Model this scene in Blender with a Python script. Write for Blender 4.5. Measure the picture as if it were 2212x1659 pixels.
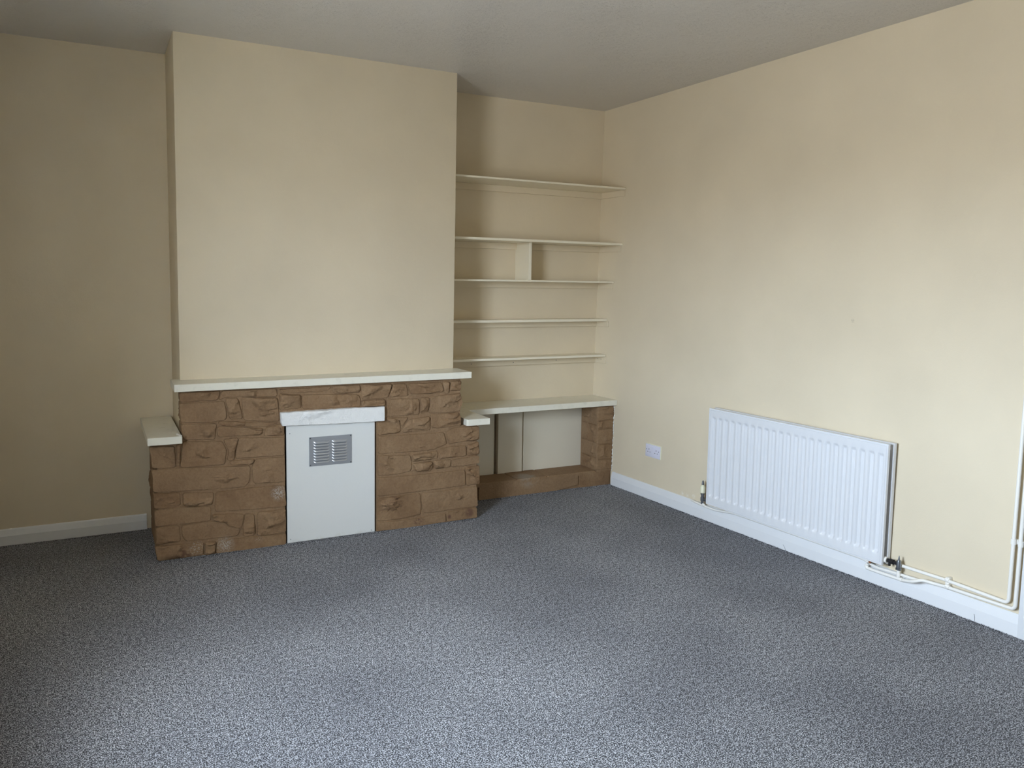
import bpy, bmesh, math, random
from mathutils import Vector, Matrix, noise
random.seed(7)
for o in list(bpy.data.objects): bpy.data.objects.remove(o, do_unlink=True)
S = bpy.context.scene
COL = S.collection
PI = math.pi

# ------------------------------------------------------------------ camera
CAM = Vector((-3.31212, -4.89571, 1.45297))
YAW, PITCH, ROLL, FPX = 0.479052, -0.091144, 0.015191, 1717.18
PPX, PPY = -11.718, -66.337
fw = Vector((math.sin(YAW)*math.cos(PITCH), math.cos(YAW)*math.cos(PITCH), math.sin(PITCH)))
r0 = Vector((math.cos(YAW), -math.sin(YAW), 0)); u0 = r0.cross(fw)
rt = r0*math.cos(ROLL)+u0*math.sin(ROLL); up = -r0*math.sin(ROLL)+u0*math.cos(ROLL)
cd = bpy.data.cameras.new('camera'); cam = bpy.data.objects.new('camera', cd); COL.objects.link(cam)
cam.matrix_world = Matrix(((rt.x, up.x, -fw.x, CAM.x), (rt.y, up.y, -fw.y, CAM.y), (rt.z, up.z, -fw.z, CAM.z), (0, 0, 0, 1)))
cd.sensor_fit = 'HORIZONTAL'; cd.sensor_width = 36.0; cd.lens = 36.0*FPX/2212
cd.shift_x = -PPX/2212; cd.shift_y = PPY/2212
cd.clip_start = 0.05; cd.clip_end = 100
S.camera = cam

# ------------------------------------------------------------------ world, lights, exposure
S.view_settings.view_transform = 'Standard'; S.view_settings.look = 'None'
S.view_settings.gamma = 1.0; S.view_settings.use_curve_mapping = False
S.view_settings.exposure = 0.74
W = bpy.data.worlds.new('overcast_sky'); S.world = W; W.use_nodes = True
bg = W.node_tree.nodes['Background']; bg.inputs[1].default_value = SKY = 36.0
_nt = W.node_tree; _tc = _nt.nodes.new('ShaderNodeTexCoord'); _sx = _nt.nodes.new('ShaderNodeSeparateXYZ'); _rp = _nt.nodes.new('ShaderNodeValToRGB'); _mr = _nt.nodes.new('ShaderNodeMapRange')
_nt.links.new(_tc.outputs['Generated'], _sx.inputs[0]); _nt.links.new(_sx.outputs['Z'], _mr.inputs[0]); _mr.inputs[1].default_value = -1; _mr.inputs[2].default_value = 1
_nt.links.new(_mr.outputs[0], _rp.inputs[0]); _nt.links.new(_rp.outputs[0], bg.inputs[0])
_e = _rp.color_ramp.elements                  # overcast sky over dark ground and a line of houses and trees on the horizon
for _ in range(3): _e.new(.5)
for _k, (_p, _c) in enumerate(((0, (.36, .37, .37)), (.490, (.36, .37, .37)), (.503, (.50, .54, .58)), (.525, (.73, .86, 1.02)), (1, (.84, 1.0, 1.20)))):
    _e[_k].position = _p; _e[_k].color = _c+(1,)
S.cycles.max_bounces = 10; S.cycles.diffuse_bounces = 8
S.cycles.sample_clamp_indirect = 8.0

XL, YF, H = -4.00, -6.2, 2.68              # left wall, wall behind the camera, ceiling height at the corner
WIN1 = (-3.80, -2.69, 0.85, 2.20)          # window in the left wall: y0, y1, z0, z1
def area(name, loc, rot, sx, sy, power, colr, spread=PI):
    l = bpy.data.lights.new(name, 'AREA'); l.shape = 'RECTANGLE'; l.size = sx; l.size_y = sy
    l.energy = power; l.color = colr; l.spread = spread
    o = bpy.data.objects.new(name, l); COL.objects.link(o); o.location = loc; o.rotation_euler = rot
    return o
# daylight entering through the window in the left wall (beside the camera, outside the frame)
# (a portal: it only tells the renderer where the sky light comes in)
_po = area('window_daylight', (XL-0.325, (WIN1[0]+WIN1[1])/2, (WIN1[2]+WIN1[3])/2), (0, -PI/2, 0), WIN1[3]-WIN1[2], WIN1[1]-WIN1[0], 1, (1, 1, 1))
_po.data.cycles.is_portal = True

# ------------------------------------------------------------------ helpers
def ray(u, v):
    return fw + rt*((u-1106-PPX)/FPX) - up*((v-829.5-PPY)/FPX)
def at(u, v, ax, val):                      # the point of an axis plane seen at a pixel of the photograph
    d = ray(u, v); i = 'xyz'.index(ax); t = (val-CAM[i])/d[i]
    return CAM+d*t
def wx(y, z): return -0.0416*y - 0.0152*(H-z)          # the right wall is a little out of square and out of plumb
def wy(z): return 0.0072*(H-z)                          # the back wall leans slightly
def cz(x, y): return H+0.0034*x-0.0049*y
def chy(x, z): return -0.445+0.0213*(x+1.9)+0.013*(H-z) # face of the chimney breast

def mesh_obj(name, bm, mat, parent=None, smooth=None):
    me = bpy.data.meshes.new(name)
    bmesh.ops.recalc_face_normals(bm, faces=bm.faces[:])
    bm.to_mesh(me); bm.free()
    if smooth is not None:
        me.polygons.foreach_set('use_smooth', [True]*len(me.polygons))
        me.set_sharp_from_angle(angle=math.radians(smooth))
    me.materials.append(mat)
    o = bpy.data.objects.new(name, me); COL.objects.link(o)
    if parent: o.parent = parent; o.matrix_parent_inverse = Matrix.Translation(-parent.location)
    return o
def tag(o, label=None, cat=None, group=None, kind=None):
    if label: o['label'] = label
    if cat: o['category'] = cat
    if group: o['group'] = group
    if kind: o['kind'] = kind
    return o
def empty(name, loc, label=None, cat=None, group=None, kind=None):
    o = bpy.data.objects.new(name, None); COL.objects.link(o); o.location = loc; o.empty_display_size = 0.1
    return tag(o, label, cat, group, kind)
def hexa(bm, lo, hi, bevel=0.0, seg=1):
    """lo / hi: four bottom and four top corners in the same order"""
    vs = [bm.verts.new(p) for p in list(lo)+list(hi)]
    fs = [bm.faces.new([vs[i] for i in f]) for f in ((3, 2, 1, 0), (4, 5, 6, 7), (0, 1, 5, 4), (1, 2, 6, 5), (2, 3, 7, 6), (3, 0, 4, 7))]
    if bevel:
        es = list({e for f in fs for e in f.edges})
        bmesh.ops.bevel(bm, geom=es, offset=bevel, segments=seg, affect='EDGES', profile=0.5)
def box(bm, a, b, bevel=0.0, seg=1):
    x0, y0, z0 = a; x1, y1, z1 = b
    c = [(x0, y0), (x1, y0), (x1, y1), (x0, y1)]
    hexa(bm, [(x, y, z0) for x, y in c], [(x, y, z1) for x, y in c], bevel, seg)
def tube(bm, pts, r, n=10, cap=True):
    pts = [Vector(p) for p in pts]; rings = []
    rr = r if isinstance(r, (list, tuple)) else [r]*len(pts)
    ref = None
    for i, p in enumerate(pts):
        t = (pts[min(i+1, len(pts)-1)]-pts[max(i-1, 0)]).normalized()
        if ref is None:
            ref = Vector((0, 0, 1)) if abs(t.z) < .9 else Vector((1, 0, 0))
        a = (ref - t*ref.dot(t)).normalized(); b = t.cross(a); ref = a
        rings.append([bm.verts.new(p+(a*math.cos(2*PI*k/n)+b*math.sin(2*PI*k/n))*rr[i]) for k in range(n)])
    for A, B in zip(rings, rings[1:]):
        for k in range(n): bm.faces.new((A[k], A[(k+1) % n], B[(k+1) % n], B[k]))
    if cap: bm.faces.new(rings[0][::-1]); bm.faces.new(rings[-1])
def bend(pts, rad=0.03, n=6):               # round the corners of a polyline
    pts = [Vector(p) for p in pts]; out = [pts[0]]
    for a, b, c in zip(pts, pts[1:], pts[2:]):
        d = min(rad, (a-b).length*.45, (c-b).length*.45)
        p, q = b+(a-b).normalized()*d, b+(c-b).normalized()*d
        for k in range(n+1):
            t = k/n; out.append(p*(1-t)**2+b*2*t*(1-t)+q*t*t)
    return out+[pts[-1]]

# ------------------------------------------------------------------ materials
def lin(c): return tuple(((v/255+.055)/1.055)**2.4 if v > 10 else v/255/12.92 for v in c)+(1,)
class M:
    def __init__(s, name, col, rough=0.6, metal=0.0, spec=0.5):
        s.m = bpy.data.materials.new(name); s.m.use_nodes = True; s.nt = s.m.node_tree
        s.p = s.nt.nodes['Principled BSDF']; s.p.inputs['Base Color'].default_value = col
        s.p.inputs['Roughness'].default_value = rough; s.p.inputs['Metallic'].default_value = metal
        s.p.inputs['Specular IOR Level'].default_value = spec; s.col = col; s.last = None
        s.tc = s.nt.nodes.new('ShaderNodeNewGeometry').outputs['Position']; s.h = None
    def n(s, t, **k):
        nd = s.nt.nodes.new(t)
        for a, b in k.items(): setattr(nd, a, b)
        return nd
    def link(s, a, b): s.nt.links.new(a, b)
    def noise(s, scale, detail=3, rough=.5, vec=None, dist=0.0):
        nd = s.n('ShaderNodeTexNoise'); nd.inputs['Scale'].default_value = scale; nd.inputs['Detail'].default_value = detail
        nd.inputs['Roughness'].default_value = rough; nd.inputs['Distortion'].default_value = dist
        s.link(vec or s.tc, nd.inputs['Vector']); return nd.outputs[0]
    def ramp(s, f, stops, interp='LINEAR'):
        nd = s.n('ShaderNodeValToRGB'); s.link(f, nd.inputs[0]); e = nd.color_ramp.elements; nd.color_ramp.interpolation = interp
        while len(e) < len(stops): e.new(.5)
        for i, (p, c) in enumerate(stops): e[i].position = p; e[i].color = c if len(c) == 4 else tuple(c)+(1,)
        return nd.outputs[0]
    def mul(s, a, k, op='MULTIPLY'):
        nd = s.n('ShaderNodeMath', operation=op); s.link(a, nd.inputs[0])
        if isinstance(k, (int, float)): nd.inputs[1].default_value = k
        else: s.link(k, nd.inputs[1])
        return nd.outputs[0]
    def mix(s, f, a, b):
        nd = s.n('ShaderNodeMix', data_type='RGBA')
        if isinstance(f, (int, float)): nd.inputs[0].default_value = f
        else: s.link(f, nd.inputs[0])
        for i, v in ((6, a), (7, b)):
            if isinstance(v, tuple): nd.inputs[i].default_value = v
            else: s.link(v, nd.inputs[i])
        return nd.outputs[2]
    def color(s, c): s.link(c, s.p.inputs['Base Color']); s.last = c; return s
    def bump(s, h, dist, strength=1.0):
        nd = s.n('ShaderNodeBump'); nd.inputs['Distance'].default_value = dist; nd.inputs['Strength'].default_value = strength
        s.link(h, nd.inputs['Height'])
        if s.h: s.link(s.h, nd.inputs['Normal'])
        s.h = nd.outputs[0]; s.link(s.h, s.p.inputs['Normal']); return s
    def spot(s, centre, radius, soft=.4, nscale=60, thr=.5):   # a patch mask at a place in the room, broken up by noise
        nd = s.n('ShaderNodeVectorMath', operation='DISTANCE'); s.link(s.tc, nd.inputs[0]); nd.inputs[1].default_value = centre
        mr = s.n('ShaderNodeMapRange'); s.link(nd.outputs['Value'], mr.inputs[0])
        mr.inputs[1].default_value = radius*(1-soft); mr.inputs[2].default_value = radius; mr.inputs[3].default_value = 1; mr.inputs[4].default_value = 0
        f = s.ramp(s.noise(nscale, 5, .7), [(thr-.04, (0, 0, 0)), (thr+.04, (1, 1, 1))])
        return s.mul(mr.outputs[0], f)

CREAM = (0.715, 0.625, 0.468, 1)
def wall_mat(name, base, rough=.55):
    m = M(name, base, rough, spec=.3)
    a = m.ramp(m.noise(2.2, 3), [(.3, (.93, .93, .93)), (.7, (1, 1, 1))])
    mx = m.n('ShaderNodeMix', data_type='RGBA', blend_type='MULTIPLY'); mx.inputs[0].default_value = 1
    m.link(a, mx.inputs[6]); mx.inputs[7].default_value = base
    m.color(mx.outputs[2])
    m.bump(m.noise(9, 3), .004, .5); m.bump(m.noise(170, 2), .0006, .5)
    return m
wall_m = wall_mat('cream_emulsion', CREAM)
# a scuff on the right wall
p_ = at(1842, 693, 'x', wx(-2.2, 1.1))
wall_m.color(wall_m.mix(wall_m.mul(wall_m.spot(tuple(p_), .012, .5, 260, .52), .5), wall_m.last, (.25, .2, .15, 1)))
for (u, v, r_) in ((1372, 1031, .007), (1380, 1036.5, .008), (1391, 1039, .006), (1408, 1047, .005), (1455, 1065, .005), (1337, 1019, .014), (1330, 1016, .012)):
    wall_m.color(wall_m.mix(wall_m.mul(wall_m.spot(tuple(at(u, v, 'x', -.01)), r_, .5, 300, .5), .8), wall_m.last, (.16, .13, .10, 1)))
for (u, v, r_) in ((1476, 1066, .02), (1486, 1070, .018), (1499, 1072, .018)):
    wall_m.color(wall_m.mix(wall_m.mul(wall_m.spot(tuple(at(u, v, 'x', .01)), r_, .5, 120, .5), .5), wall_m.last, (.85, .83, .78, 1)))
ceil_m = M('artex_ceiling', (.63, .61, .58, 1), .33, spec=.5)
g_ = ceil_m
mp = g_.n('ShaderNodeMapping'); g_.link(g_.tc, mp.inputs[0]); mp.inputs['Rotation'].default_value = (0, 0, .75); mp.inputs['Scale'].default_value = (1, 2.0, 1)
g_.bump(g_.noise(5, 3, .5), .02, .3)
fl = g_.ramp(g_.noise(72, 4, .6, mp.outputs[0], 1.2), [(.57, (0, 0, 0)), (.64, (1, 1, 1))])
pt = g_.ramp(g_.noise(3.2, 2, .5), [(.38, (.15, .15, .15)), (.60, (1, 1, 1))])
g_.bump(g_.mul(fl, pt), .006, .6)
g_.bump(g_.noise(130, 3, .6), .002, .5)
white_m = M('white_gloss', (.74, .75, .76, 1), .32)
white_m.bump(white_m.noise(14, 2), .002, .35)
shelf_m = M('cream_gloss', (.82, .76, .61, 1), .38); shelf_m.bump(shelf_m.noise(30, 3), .0012, .4)
mantel_m = M('cream_white_gloss', (.80, .77, .66, 1), .4)
mantel_m.color(mantel_m.mix(mantel_m.ramp(mantel_m.noise(26, 4), [(.55, (0, 0, 0)), (.75, (.5, .5, .5))]), (.80, .77, .66, 1), (.62, .60, .50, 1)))
rad_m = M('radiator_enamel', (.70, .71, .73, 1), .3)
pipe_m = M('painted_pipe', (.83, .81, .76, 1), .35)
board_m = M('white_board', (.75, .76, .74, 1), .5); board_m.bump(board_m.noise(20, 3), .0015, .4)
board_m.color(board_m.mix(board_m.ramp(board_m.noise(140, 2), [(.74, (0, 0, 0)), (.77, (.6, .6, .6))]), (.75, .76, .74, 1), (.3, .28, .25, 1)))
for (u, v, r_) in ((735, 1160, .05), (780, 1155, .05), (690, 1165, .04), (640, 1172, .04)):
    board_m.color(board_m.mix(board_m.mul(board_m.spot(tuple(at(u, v+6, 'y', -.586)), r_, .9, 70, .5), .55), board_m.last, (.50, .46, .34, 1)))
panel_m = M('cupboard_panel_paint', (.70, .65, .53, 1), .5); panel_m.bump(panel_m.noise(12, 3), .002, .3)
alu_m = M('aluminium_plate', (.55, .58, .63, 1), .38, .85)
steel_m = M('dull_screw', (.16, .17, .18, 1), .5, .6)
dark_m = M('dark_cavity', (.03, .025, .02, 1), .9)
black_m = M('tarnished_valve', (.06, .06, .065, 1), .3, .8)
brass_m = M('greyed_chrome', (.28, .30, .33, 1), .3, .9)
cap_m = M('cream_plastic', (.80, .78, .58, 1), .35)
sock_m = M('socket_plastic', (.70, .69, .79, 1), .3)
caulk_m = M('chipped_plaster', (.82, .80, .74, 1), .8); caulk_m.bump(caulk_m.noise(120, 3), .003, .8)

st = M('painted_stone', (.30, .195, .115, 1), .7, spec=.2)
c_ = st.ramp(st.noise(7, 4, .6), [(.3, (.210, .124, .064)), (.5, (.265, .163, .087)), (.72, (.320, .208, .114))])
ob = st.n('ShaderNodeObjectInfo').outputs['Random']
c_ = st.mix(st.ramp(ob, [(0, (0, 0, 0)), (1, (.5, .5, .5))]), c_, (.315, .210, .122, 1))
c_ = st.mix(st.ramp(st.noise(90, 4, .6), [(.35, (.28, .28, .28)), (.6, (0, 0, 0))]), c_, (.15, .08, .04, 1))
for (u, v, r_, s_, th) in ((603, 1066, .050, 190, .50), (487, 1178, .055, 170, .50), (424, 1185, .05, 120, .56), (560, 1165, .03, 150, .58)):
    P_ = at(u, v, 'y', -.60)
    c_ = st.mix(st.mul(st.spot(tuple(P_), r_, .95, s_, th), .7), c_, (.62, .60, .55, 1))
for (u, v, r_, s_, th) in ((855, 1088, .05, 80, .56), (835, 1095, .05, 110, .57), (905, 1122, .05, 70, .55), (1015, 1108, .035, 25, .47), (398, 1200, .05, 35, .48), (972, 1117, .018, 60, .40)):
    P_ = at(u, v, 'y', -.60)
    c_ = st.mix(st.mul(st.spot(tuple(P_), r_, .5, s_, th), .75), c_, (.13, .065, .045, 1))
P_ = at(1276, 1035, 'y', -.26)
c_ = st.mix(st.spot(tuple(P_), .012, .3, 90, .40), c_, (.85, .83, .8, 1))
P_ = at(1135, 1028, 'z', .115)
c_ = st.mix(st.mul(st.spot(tuple(P_), .10, .5, 9, .47), .6), c_, (.34, .31, .26, 1))
st.color(c_)
st.bump(st.noise(30, 6, .68, None, .5), .010, .8); st.bump(st.noise(160, 3, .6), .0012, .6)
lint_m = M('white_painted_stone', (.90, .90, .88, 1), .5)
lint_m.bump(lint_m.noise(38, 6, .7, None, .8), .009, .8); lint_m.bump(lint_m.noise(120, 3), .003, .6)

cp = M('speckled_carpet', (.1, .1, .11, 1), .95, spec=.1)
n1 = cp.noise(225, 2, .6); n2 = cp.noise(60, 2, .5); n3 = cp.noise(1.3, 3, .5)
sm = cp.mul(cp.mul(n1, .82), cp.mul(n2, .18), 'ADD')
cc = cp.ramp(sm, [(.40, (.010, .010, .013)), (.465, (.042, .043, .050)), (.515, (.225, .228, .245)), (.58, (.66, .67, .70))])
mlt = cp.n('ShaderNodeMix', data_type='RGBA', blend_type='MULTIPLY'); mlt.inputs[0].default_value = 1
cp.link(cc, mlt.inputs[6]); cp.link(cp.ramp(n3, [(.35, (.66, .66, .68)), (.65, (1, 1, 1))]), mlt.inputs[7])
cp.color(mlt.outputs[2]); cp.bump(n1, .008, .9); cp.bump(cp.noise(12, 3), .006, .5)
cp.p.inputs['Sheen Weight'].default_value = .15

# ------------------------------------------------------------------ setting
def quad(bm, *p): bm.faces.new([bm.verts.new(q) for q in p])
def struct(name, bm, m, smooth=None, parent=None):
    o = mesh_obj(name, bm, m, parent, smooth)
    if not parent: o['kind'] = 'structure'
    return o
bm = bmesh.new()
hexa(bm, [(XL-.4, YF-.3, -.1), (.6, YF-.3, -.1), (.6, .3, -.1), (XL-.3, .3, -.1)], [(XL-.3, YF-.3, 0), (.6, YF-.3, 0), (.6, .3, 0), (XL-.3, .3, 0)])
floor = struct('floor', bm, cp.m)
bm = bmesh.new()
c4 = [(XL-.3, YF-.3), (.6, YF-.3), (.6, .3), (XL-.3, .3)]
hexa(bm, [(x, y, cz(x, y)) for x, y in c4], [(x, y, H+.25) for x, y in c4])
struct('ceiling', bm, ceil_m.m)
bm = bmesh.new()
HT = H+.1
hexa(bm, [(XL-.2, wy(0), 0), (.3, wy(0), 0), (.3, .2, 0), (XL-.2, .2, 0)], [(XL-.2, wy(HT), HT), (.3, wy(HT), HT), (.3, .2, HT), (XL-.2, .2, HT)])
struct('wall_back', bm, wall_m.m)
DY0, DY1, DH = -3.10, -3.90, 2.02           # doorway in the right wall
bm = bmesh.new()
def rw(y0, y1, z0, z1):
    hexa(bm, [(wx(y0, z0), y0, z0), (wx(y1, z0), y1, z0), (.5, y1, z0), (.5, y0, z0)], [(wx(y0, z1), y0, z1), (wx(y1, z1), y1, z1), (.5, y1, z1), (.5, y0, z1)])
rw(.1, DY0, 0, HT); rw(DY0, DY1, DH, HT); rw(DY1, YF-.2, 0, HT)
struct('wall_right', bm, wall_m.m)
bm = bmesh.new()
y0, y1, z0, z1 = WIN1
box(bm, (XL-.32, YF-.2, 0), (XL, y0, HT)); box(bm, (XL-.32, y1, 0), (XL, .1, HT))
box(bm, (XL-.32, y0, 0), (XL, y1, z0)); box(bm, (XL-.32, y0, z1), (XL, y1, HT))
struct('wall_left', bm, wall_m.m)
bm = bmesh.new(); box(bm, (XL-.2, YF-.2, 0), (.6, YF, HT)); struct('wall_front', bm, wall_m.m)
# chimney breast
bm = bmesh.new()
XC0, XC1 = -2.925, -1.352
hexa(bm, [(XC0, chy(XC0, 0), 0), (XC1, chy(XC1, 0), 0), (XC1, .1, 0), (XC0, .1, 0)], [(XC0, chy(XC0, HT), HT), (XC1, chy(XC1, HT), HT), (XC1, .1, HT), (XC0, .1, HT)], .004, 2)
struct('wall_chimney', bm, wall_m.m, 30)
# window (out of frame, the room's daylight)
w = empty('window_1', (XL-.12, (y0+y1)/2, z0), kind='structure')
bm = bmesh.new()
for a, b in (((XL-.16, y0, z0), (XL-.09, y1, z0+.06)), ((XL-.16, y0, z1-.06), (XL-.09, y1, z1)), ((XL-.16, y0, z0), (XL-.09, y0+.06, z1)), ((XL-.16, y1-.06, z0), (XL-.09, y1, z1)), ((XL-.15, (y0+y1)/2-.03, z0), (XL-.10, (y0+y1)/2+.03, z1))):
    box(bm, a, b, .004)
mesh_obj('window_frame', bm, white_m.m, w)
bm = bmesh.new(); box(bm, (XL-.09, y0-.05, z0-.03), (XL+.12, y1+.05, z0-.001), .006); mesh_obj('window_sill', bm, white_m.m, w)
# door and architrave at the right edge
d = empty('door_1', (wx(-3.5, 0)+.06, (DY0+DY1)/2, 0), kind='structure')
bm = bmesh.new(); xd = wx(-3.5, 1)+.05
box(bm, (xd, DY1+.01, .01), (xd+.04, DY0-.01, DH-.01), .003); mesh_obj('door_leaf', bm, white_m.m, d)
for (a, b) in ((.12, .85), (1.0, 1.9)):
    for (p, q) in ((DY1+.1, (DY0+DY1)/2-.05), ((DY0+DY1)/2+.05, DY0-.1)):
        bm = bmesh.new(); box(bm, (xd-.008, p, a), (xd+.005, q, b), .006, 2); mesh_obj('door_panel', bm, white_m.m, d)
bm = bmesh.new(); tube(bm, [(xd-.05, DY1+.07, 1.0), (xd-.05, DY1+.18, 1.0)], .009); tube(bm, [(xd, DY1+.08, 1.0), (xd-.05, DY1+.08, 1.0)], .009)
mesh_obj('door_handle', bm, alu_m.m, d, 40)
bm = bmesh.new()
for (ya, yb, za, zb) in ((DY0+.055, DY0-.012, 0, DH+.055), (DY1-.055, DY1+.012, 0, DH+.055), (DY0+.055, DY1-.055, DH-.012, DH+.055)):
    hexa(bm, [(wx(ya, za)-.02, ya, za), (wx(yb, za)-.02, yb, za), (wx(yb, za)+.06, yb, za), (wx(ya, za)+.06, ya, za)],
         [(wx(ya, zb)-.02, ya, zb), (wx(yb, zb)-.02, yb, zb), (wx(yb, zb)+.06, yb, zb), (wx(ya, zb)+.06, ya, zb)], .004, 2)
struct('trim_1', bm, white_m.m, 30)
# skirting boards
def skirting(name, a, b, nrm, h=.093, leanfn=None):
    bm = bmesh.new(); prof = [(0, 0), (.016, 0), (.016, h*.58), (.008, h*.93), (.005, h), (0, h)]
    ends = []
    for (P, N) in ((a, nrm), (b, nrm)):
        ends.append([bm.verts.new((leanfn(P, N, d_, z_) if leanfn else (P[0]+N[0]*d_, P[1]+N[1]*d_, z_))) for d_, z_ in prof])
    n = len(prof)
    for k in range(n): bm.faces.new((ends[0][k], ends[0][(k+1) % n], ends[1][(k+1) % n], ends[1][k]))
    bm.faces.new(ends[0][::-1]); bm.faces.new(ends[1])
    return struct(name, bm, white_m.m)
skirting('baseboard_back', (XL, wy(0)), (-3.078, wy(0)), (0, -1), .088, lambda P, N, d_, z_: (P[0], wy(z_)-d_+(.02 if d_ == 0 else 0), z_))
skirting('baseboard_right', (0, -.262), (0, DY0+.05), (-1, 0), .096, lambda P, N, d_, z_: (wx(P[1], z_)-d_+(.02 if d_ == 0 else 0), P[1], z_))
skirting('baseboard_left', (XL, YF), (XL, 0), (1, 0))
skirting('baseboard_front', (XL, YF), (.25, YF), (0, 1))
skirting('baseboard_rear', (0, DY1-.05), (0, YF), (-1, 0), .096, lambda P, N, d_, z_: (wx(P[1], z_)-d_+(.02 if d_ == 0 else 0), P[1], z_))

# ------------------------------------------------------------------ stones
def chaikin(pts, k=.16):
    out = []
    for i, p in enumerate(pts):
        q = pts[(i+1) % len(pts)]
        out += [(p[0]*(1-k)+q[0]*k, p[1]*(1-k)+q[1]*k), (p[0]*k+q[0]*(1-k), p[1]*k+q[1]*(1-k))]
    return out
def chaikin_abs(pts, r):
    out = []
    for i, p in enumerate(pts):
        a = pts[i-1]; q = pts[(i+1) % len(pts)]
        for o_ in (a, q):
            L = math.hypot(o_[0]-p[0], o_[1]-p[1]) or 1e-9; t = min(r/L, .35)
            out.append((p[0]+(o_[0]-p[0])*t, p[1]+(o_[1]-p[1])*t))
    return out
def resample(pts, s):
    out = []
    for i, p in enumerate(pts):
        q = pts[(i+1) % len(pts)]; L = math.hypot(q[0]-p[0], q[1]-p[1]); n = max(1, round(L/s))
        for k in range(n): out.append((p[0]+(q[0]-p[0])*k/n, p[1]+(q[1]-p[1])*k/n))
    return out
def inset(pts, d):
    A = sum(pts[i-1][0]*p[1]-p[0]*pts[i-1][1] for i, p in enumerate(pts)); sg = 1 if A > 0 else -1
    out = []
    for i, p in enumerate(pts):
        a = pts[i-1]; b = pts[(i+1) % len(pts)]
        tx, ty = b[0]-a[0], b[1]-a[1]; L = math.hypot(tx, ty) or 1e-9
        out.append((p[0]-sg*ty/L*d, p[1]+sg*tx/L*d))
    return out
def stone(poly, frame, parent, mat=None, amp=.016, name='stone', back=.03, step=.0085, gap=.0015, base=.003, und=True, led=.36, cr=.007):
    """poly in the plane's own (a, b) metres; frame maps (a, b, height out of the face) to the room"""
    sd = random.random()*100
    pts = inset(poly, gap)
    pts = chaikin_abs(pts, cr)
    pts = resample(pts, step)
    pts = [(x+.0024*noise.noise((x*32, y*32, sd)), y+.0024*noise.noise((x*32+9, y*32, sd))) for x, y in pts]
    xs = [p[0] for p in pts]; ys = [p[1] for p in pts]
    x0, x1, y0, y1 = min(xs), max(xs), min(ys), max(ys); w_, h_ = x1-x0, y1-y0
    cx, cy = (x0+x1)/2, (y0+y1)/2
    rnd = random.Random(sd)
    planes = []
    for k in range(7):
        ang = rnd.uniform(0, 2*PI); g = rnd.uniform(.12, .55)
        ox, oy = rnd.uniform(-.38, .38)*w_, rnd.uniform(-.35, .35)*h_
        planes.append((math.cos(ang)*g, math.sin(ang)*g, ox, oy, rnd.uniform(.55, 1.0)*amp))
    if und:                                                      # the chipped lower arris
        for k in range(max(1, int(w_/.09))):
            ox = -w_/2+w_*(k+.5+rnd.uniform(-.3, .3))/max(1, int(w_/.09))
            planes.append((rnd.uniform(-.25, .25), -rnd.uniform(.6, 1.2), ox, -h_*rnd.uniform(.10, .27), rnd.uniform(.75, 1.05)*amp))
    def hgt(x, y, e):
        v = min(a0-max(0, (x-cx-ox)*gx+(y-cy-oy)*gy) for gx, gy, ox, oy, a0 in planes)
        v += .30*amp*noise.noise((x*16, y*24, sd))+.16*amp*noise.noise((x*60, y*70, sd+3))
        nz = noise.noise((x*8+sd, y*27+2.2*noise.noise((x*7, y*9, sd)), 1.7)); t = max(0, min(1, (nz+.09)/.18)); v += led*amp*(t*t*(3-2*t)-.5)
        nz = noise.noise((x*15-sd, y*30, 8.1)); t = max(0, min(1, (nz+.10)/.2)); v += .3*led*amp*(t*t*(3-2*t)-.5)
        return base+max(v, .0)*min(1, (e/.009)**.7)
    if w_ >= h_:
        tgt = [(min(max(p[0], x0+h_/2), x1-h_/2) if w_ > h_ else cx, cy) for p in pts]
    else:
        tgt = [(cx, min(max(p[1], y0+w_/2), y1-w_/2)) for p in pts]
    half = min(w_, h_)/2
    fr = [.0025/half, .007/half]; nr = max(2, int(half/.0075)); fr += [fr[1]+(1-fr[1])*(k/nr) for k in range(1, nr+1)]
    bm = bmesh.new(); rings = [[bm.verts.new(frame(x, y, -back)) for x, y in pts], [bm.verts.new(frame(x, y, -.002)) for x, y in pts]]
    for t in fr:
        ring = []
        for (x, y), (tx, ty) in zip(pts, tgt):
            X, Y = x+(tx-x)*t, y+(ty-y)*t
            ring.append(bm.verts.new(frame(X, Y, hgt(X, Y, t*half))))
        rings.append(ring)
    n = len(pts)
    for A, B in zip(rings, rings[1:]):
        for k in range(n): bm.faces.new((A[k], A[(k+1) % n], B[(k+1) % n], B[k]))
    bmesh.ops.remove_doubles(bm, verts=rings[-1], dist=.0015)
    bmesh.ops.dissolve_degenerate(bm, edges=bm.edges[:], dist=.0002)
    return mesh_obj(name, bm, mat or st.m, parent, 22)

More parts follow.
